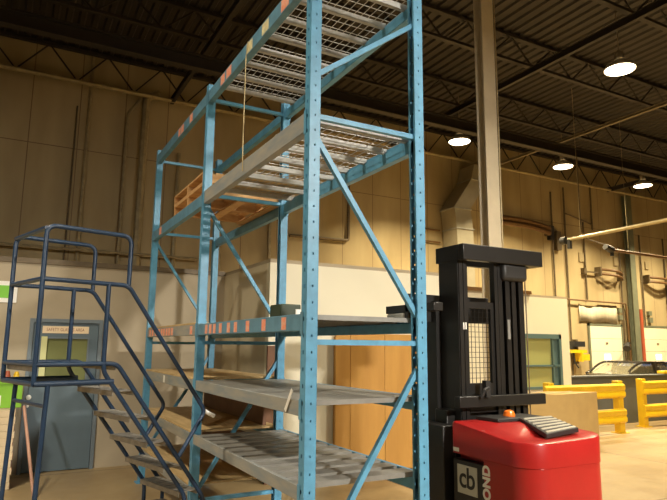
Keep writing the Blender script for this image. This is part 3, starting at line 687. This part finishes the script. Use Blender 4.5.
# black cover panel and louvred vent on top
def tz(x, y): return topz(x, y)+.006
m_ = MB()
q = [(3.50, 3.90), (3.52, 3.66), (4.03, 3.64), (4.03, 3.9)]
m_.quad_box([(x, y, topz(x, y)+.0) for x, y in q]+[(x, y, topz(x, y)+.03) for x, y in q]); m_.build('top_cover', 'black2', tr, bevel=.005)
vt = MB(); q = [(3.55, 3.20, 1.095), (3.95, 3.24, 1.115), (4.03, 3.58, 1.165), (3.73, 3.63, 1.155)]
vt.quad_box([(x, y, z-.035) for x, y, z in q]+[(x, y, z) for x, y, z in q]); v_ = vt.build('vent', 'black2', tr, bevel=.004)
for k in range(6):
    t0 = (k+.3)/6; t1 = (k+.62)/6
    a = Vector(q[0]).lerp(Vector(q[3]), t0); b_ = Vector(q[1]).lerp(Vector(q[2]), t0); c1 = Vector(q[1]).lerp(Vector(q[2]), t1); d1 = Vector(q[0]).lerp(Vector(q[3]), t1)
    a, b_ = a.lerp(b_, .06), b_.lerp(a, .04); d1, c1 = d1.lerp(c1, .06), c1.lerp(d1, .04)
    MB().quad_box([a, b_, c1, d1]+[p+Vector((0, 0, .007)) for p in (a, b_, c1, d1)]).build('vent_slat', 'grey_lines', v_)
MB().tube([(3.76, 3.78, 1.14), (3.76, 3.78, 1.165), (3.76, 3.78, 1.195), (3.76, 3.78, 1.205)], [.05, .05, .04, .02], 14).build('beacon', 'amber', tr)
# mast
mx0, mx1, my0, my1, mt = 3.455, 4.44, 3.95, 4.30, 2.635
def mp(name, m='black', bev=.004): return lambda *b: MB().box(*b).build(name, m, tr, bevel=bev)
MB().box(mx0, mx1, my0, my0+.07, mt-.145, mt).box(mx0, mx0+.08, my0+.07, 4.34, mt-.145, mt).box(mx1-.09, mx1, my0+.07, 4.34, mt-.145, mt).box(mx0+.08, mx1-.09, 4.28, 4.34, mt-.145, mt).build('mast_crosshead', 'black', tr, bevel=.006)
h_ = mt-.14
for (x0, x1) in ((3.468, 3.51), (3.517, 3.553), (3.93, 3.98), (4.02, 4.075), (4.10, 4.15), (4.19, 4.25)):
    MB().prism([(x0, my0+.08), (x1, my0+.08), (x1, my0+.095), ((x0+x1)/2+.008, my0+.095), ((x0+x1)/2+.008, my0+.135), (x1, my0+.135), (x1, my0+.15), (x0, my0+.15), (x0, my0+.135), ((x0+x1)/2-.008, my0+.135), ((x0+x1)/2-.008, my0+.095), (x0, my0+.095)], 2, .12, h_).build('mast_rail', 'black', tr)
MB().box(3.458, 3.468, my0+.09, 4.30, .12, h_).build('mast_side_plate', 'black', tr)
MB().box(3.40, 3.456, 4.28, 4.45, .12, 2.14).build('mast_side_plate', 'black', tr)
MB().tube([(4.0, my0+.19, .3), (4.0, my0+.19, h_)], .03, 12).build('lift_cylinder', 'black', tr)
MB().tube([(3.56, my0+.13, .9), (3.56, my0+.13, h_)], .009, 8).build('hydraulic_hose', 'black2', tr)
for x in (4.285, 4.32): MB().tube([(x, my0+.12, .9), (x, my0+.12, h_)], .006, 6).build('lift_chain', 'pipe_dark', tr)
MB().box(3.96, 4.27, my0+.03, my0+.16, 2.34, 2.50).build('pulley_housing', 'black2', tr, bevel=.03)
MB().box(3.500, 3.512, my0+.075, my0+.08, 1.88, 1.94).box(3.525, 3.537, my0+.075, my0+.08, 1.88, 1.94).build('decal', 'white', tr)
MB().box(4.03, 4.06, my0+.075, my0+.08, 1.80, 1.98).build('decal', 'deck', tr)
# guard frame with mesh
gy = my0+.10; gx0, gx1, gz0, gz1 = 3.575, 3.845, 1.41, 2.07
MB().box(gx0, gx1+.07, gy, gy+.03, gz1, gz1+.06).box(gx0, gx1+.07, gy, gy+.03, gz0-.25, gz0).box(gx1, gx1+.07, gy, gy+.03, gz0, gz1).build('guard_frame', 'black', tr)
MB().box(3.555, 3.572, gy-.01, gy+.03, 1.2, h_).build('guard_edge', 'black', tr)
m_ = MB(); x = gx0
while x < gx1: m_.box(x-.002, x+.002, gy+.01, gy+.014, gz0, gz1); x += .045
z = gz0
while z < gz1: m_.box(gx0, gx1, gy+.014, gy+.018, z-.002, z+.002); z += .045
m_.build('mesh_guard', 'black', tr)
MB().box(3.885, 3.925, gy-.02, gy+.04, .9, h_).build('centre_post', 'black', tr)
# lower cross beam, brackets, arm (load forks) going away
MB().box(mx0-.08, 4.40, my0, my0+.07, 1.215, 1.31).build('lower_crossbeam', 'black', tr, bevel=.006)
MB().box(3.36, 4.28, my0+.16, 4.27, .12, 1.19).build('drive_housing', 'black', tr, bevel=.01)
MB().box(3.21, 3.35, my0+.03, 4.4, .12, 1.08).build('operator_side_guard', 'black', tr, bevel=.01)
MB().tube([(mx0+.14, my0-.02, 1.30), (mx0+.16, my0-.04, 1.36), (mx0+.22, my0-.02, 1.38)], .016, 8).build('control_lever', 'black2', tr)
MB().box(mx0+.19, mx0+.24, my0-.03, my0+.02, 1.30, 1.44).build('control_lever', 'black2', tr)
MB().box(3.14, 3.24, 3.98, 4.71, 2.03, 2.10).build('fork', 'black', tr, bevel=.004)
MB().box(3.85, 3.95, 4.36, 4.9, 2.03, 2.08).build('fork', 'black', tr, bevel=.004)
MB().box(3.14, 4.1, 4.345, 4.40, 1.95, 2.20).build('fork_carriage', 'black', tr, bevel=.004)
MB().box(3.13, 3.26, 4.42, 4.69, 1.965, 2.03).build('fork_pad', 'galv', tr, bevel=.02)
for sx in (3.36, 4.05): 
    MB().box(sx-.06, sx+.06, 4.6, 5.45, .04, .13).build('outrigger', 'black', tr, bevel=.01)
    MB().tube([(sx-.05, 5.38, .06), (sx+.05, 5.38, .06)], .06, 14).build('load_wheel', 'rubber', tr)
MB().tube([(3.65, 3.3, .14), (3.75, 3.3, .14)], .14, 18).build('drive_wheel', 'rubber', tr)

# ------------------------------------------------------------------ cardboard crates, barriers, half wall, cars
t = thing('cardboard_box', (9.0, 8.0, 0), 'large cardboard box on the floor in front of the yellow guard rail', 'box')
MB().quad_box([(7.95, 7.72, 0), (8.75, 7.45, 0), (9.85, 7.62, 0), (9.05, 8.1, 0), (7.95, 7.72, .92), (8.75, 7.45, .92), (9.85, 7.62, .92), (9.05, 8.1, .92)]).build('box_body', 'card', t, bevel=.006)
MB().bar((8.35, 7.578, .925), (9.45, 7.87, .925), .06, .004).build('tape_strip', mat('packing_tape', (.62, .47, .26), .4), t)

def barrier(x0, x1, y, posts, lab):
    t = thing('guard_rail', ((x0+x1)/2, y, 0), lab, 'guard rail', 'yellow guard rails by the half wall')
    for px in posts:
        po = MB().box(px-.075, px+.075, y-.075, y+.075, .015, 1.06).build('post', 'yellow', t, bevel=.01)
        MB().box(px-.13, px+.13, y-.13, y+.13, 0, .015).build('foot_plate', 'yellow', po)
    for zc in (.86, .35):
        pr = []
        h = .15
        pts = [(y-.08, zc-h), (y-.13, zc-h*.75), (y-.13, zc-h*.25), (y-.11, zc), (y-.13, zc+h*.25), (y-.13, zc+h*.75), (y-.08, zc+h), (y-.075, zc+h), (y-.075, zc-h)]
        MB().prism(pts, 0, x0, x1).build('rail', 'yellow', t)
    return t
barrier(9.1, 11.44, 8.28, (9.3, 11.36), 'yellow steel guard rail behind the cardboard box')
barrier(12.66, 15.6, 8.68, (12.74, 15.5), 'yellow steel guard rail cut by the right edge of the picture')
struct(MB().box(11.08, 13.45, 9.25, 9.4, 0, 1.08).build('wall_half_left', 'lowwall', at=(12, 9.3, 0)))
struct(MB().box(13.46, 17.5, 9.25, 9.4, 0, 1.08).build('wall_half_right', 'lowwall', at=(15, 9.3, 0)))
struct(MB().box(11.08, 17.5, 9.2, 9.45, 1.08, 1.11).build('trim_half_wall', 'lowwall', at=(14, 9.3, 1.08)))
tag(MB().box(14.5, 14.95, 9.22, 9.42, 1.12, 1.19).build('tool_case', 'yellow', bevel=.01), 'small orange yellow case lying on the dark half wall at the right edge', 'case')

def car(x0, length, y0, y1, paint, lab, tall=1.31, wind=.9, rear=.5, glass_m='car_glass'):
    t = thing('car', (x0+length/2, (y0+y1)/2, 0), lab, 'car')
    prof = [(x0, .35), (x0-.02, .62), (x0+.15, .76), (x0+1.15, .93), (x0+length-.35, .97), (x0+length, .8), (x0+length, .35)]
    MB().prism(prof, 1, y0, y1).build('body', paint, t, bevel=.05)
    xa, xb, xc, xd = x0+1.05, x0+1.05+wind, x0+length-rear-.7, x0+length-.3
    inset = .14
    m_ = MB()
    # roof plate and pillars
    def pt(x, z, s): return (x, (y0+inset*(z > 1)) if s < 0 else (y1-inset*(z > 1)), z)
    arc = [(xa+(xb-xa)*k/6, .93+(tall-.93)*math.sin(PI/2*k/6)**.85) for k in range(7)]
    arc2 = [(xc+(xd-xc)*k/5, tall-.0-(tall-.97)*(k/5)**1.4) for k in range(6)]
    for s in (-1, 1):
        m_.tube([pt(x, z, s) for x, z in arc+arc2], .035, 8)
        m_.bar(pt((xb+xc)/2, .95, s), pt((xb+xc)/2, tall, s), .05, .14)
    m_.quad_box([(xb, y0+inset, tall-.03), (xc, y0+inset, tall-.03), (xc, y1-inset, tall-.03), (xb, y1-inset, tall-.03), (xb+.05, y0+inset+.03, tall+.03), (xc-.05, y0+inset+.03, tall+.03), (xc-.05, y1-inset-.03, tall+.03), (xb+.05, y1-inset-.03, tall+.03)])
    m_.build('roof', paint, t)
    g_ = MB(); g_.quad_box([(xa+.1, y0+.12, .95), (xd-.1, y0+.12, .95), (xd-.1, y1-.12, .95), (xa+.1, y1-.12, .95), (xb+.02, y0+inset+.02, tall-.03), (xc-.02, y0+inset+.02, tall-.03), (xc-.02, y1-inset-.02, tall-.03), (xb+.02, y1-inset-.02, tall-.03)])
    g_.build('window_glass', glass_m, t)
    for sx in (xb+.25, xb+.95):
        for sy in (y0+.5, y1-.5):
            if sx < xd-.4: MB().box(sx, sx+.14, sy-.22, sy+.22, .9, 1.18).build('seat', 'black2', t, bevel=.04)
    for wx in (x0+.75, x0+length-.8):
        for wy in (y0+.08, y1-.08):
            MB().tube([(wx, wy-.1, .32), (wx, wy+.1, .32)], .32, 18).build('wheel', 'rubber', t)
    return t
car(15.65, 4.1, 11.7, 13.3, 'carpaint', 'dark car seen over the half wall, its arched windows facing left')
car(20.1, 4.2, 14.0, 15.6, 'bluecar', 'shiny dark blue car at the right edge behind the half wall', 1.22, .5, glass_m='bluecar')

# ------------------------------------------------------------------ camera
cd = bpy.data.cameras.new('camera'); cam = bpy.data.objects.new('camera', cd); C.objects.link(cam)
yaw, pitch, roll, f = .4986, .1625, .0096, 588.0
fw = Vector((math.sin(yaw)*math.cos(pitch), math.cos(yaw)*math.cos(pitch), math.sin(pitch)))
rt = Vector((math.cos(yaw), -math.sin(yaw), 0)); up = rt.cross(fw)
r2 = rt*math.cos(roll)+up*math.sin(roll); u2 = -rt*math.sin(roll)+up*math.cos(roll)
cam.matrix_world = Matrix(((r2.x, u2.x, -fw.x, 0), (r2.y, u2.y, -fw.y, 0), (r2.z, u2.z, -fw.z, 1.72), (0, 0, 0, 1)))
cd.sensor_width = 36; cd.lens = 36*f/667; cd.clip_start = .05
bpy.context.scene.camera = cam

w = bpy.data.worlds.new('world'); bpy.context.scene.world = w; w.use_nodes = True
w.node_tree.nodes['Background'].inputs[0].default_value = (.5, .45, .35, 1); w.node_tree.nodes['Background'].inputs[1].default_value = .02
vs = bpy.context.scene.view_settings
vs.view_transform = 'Standard'; vs.look = 'None'; vs.exposure = 0.6; vs.gamma = 1
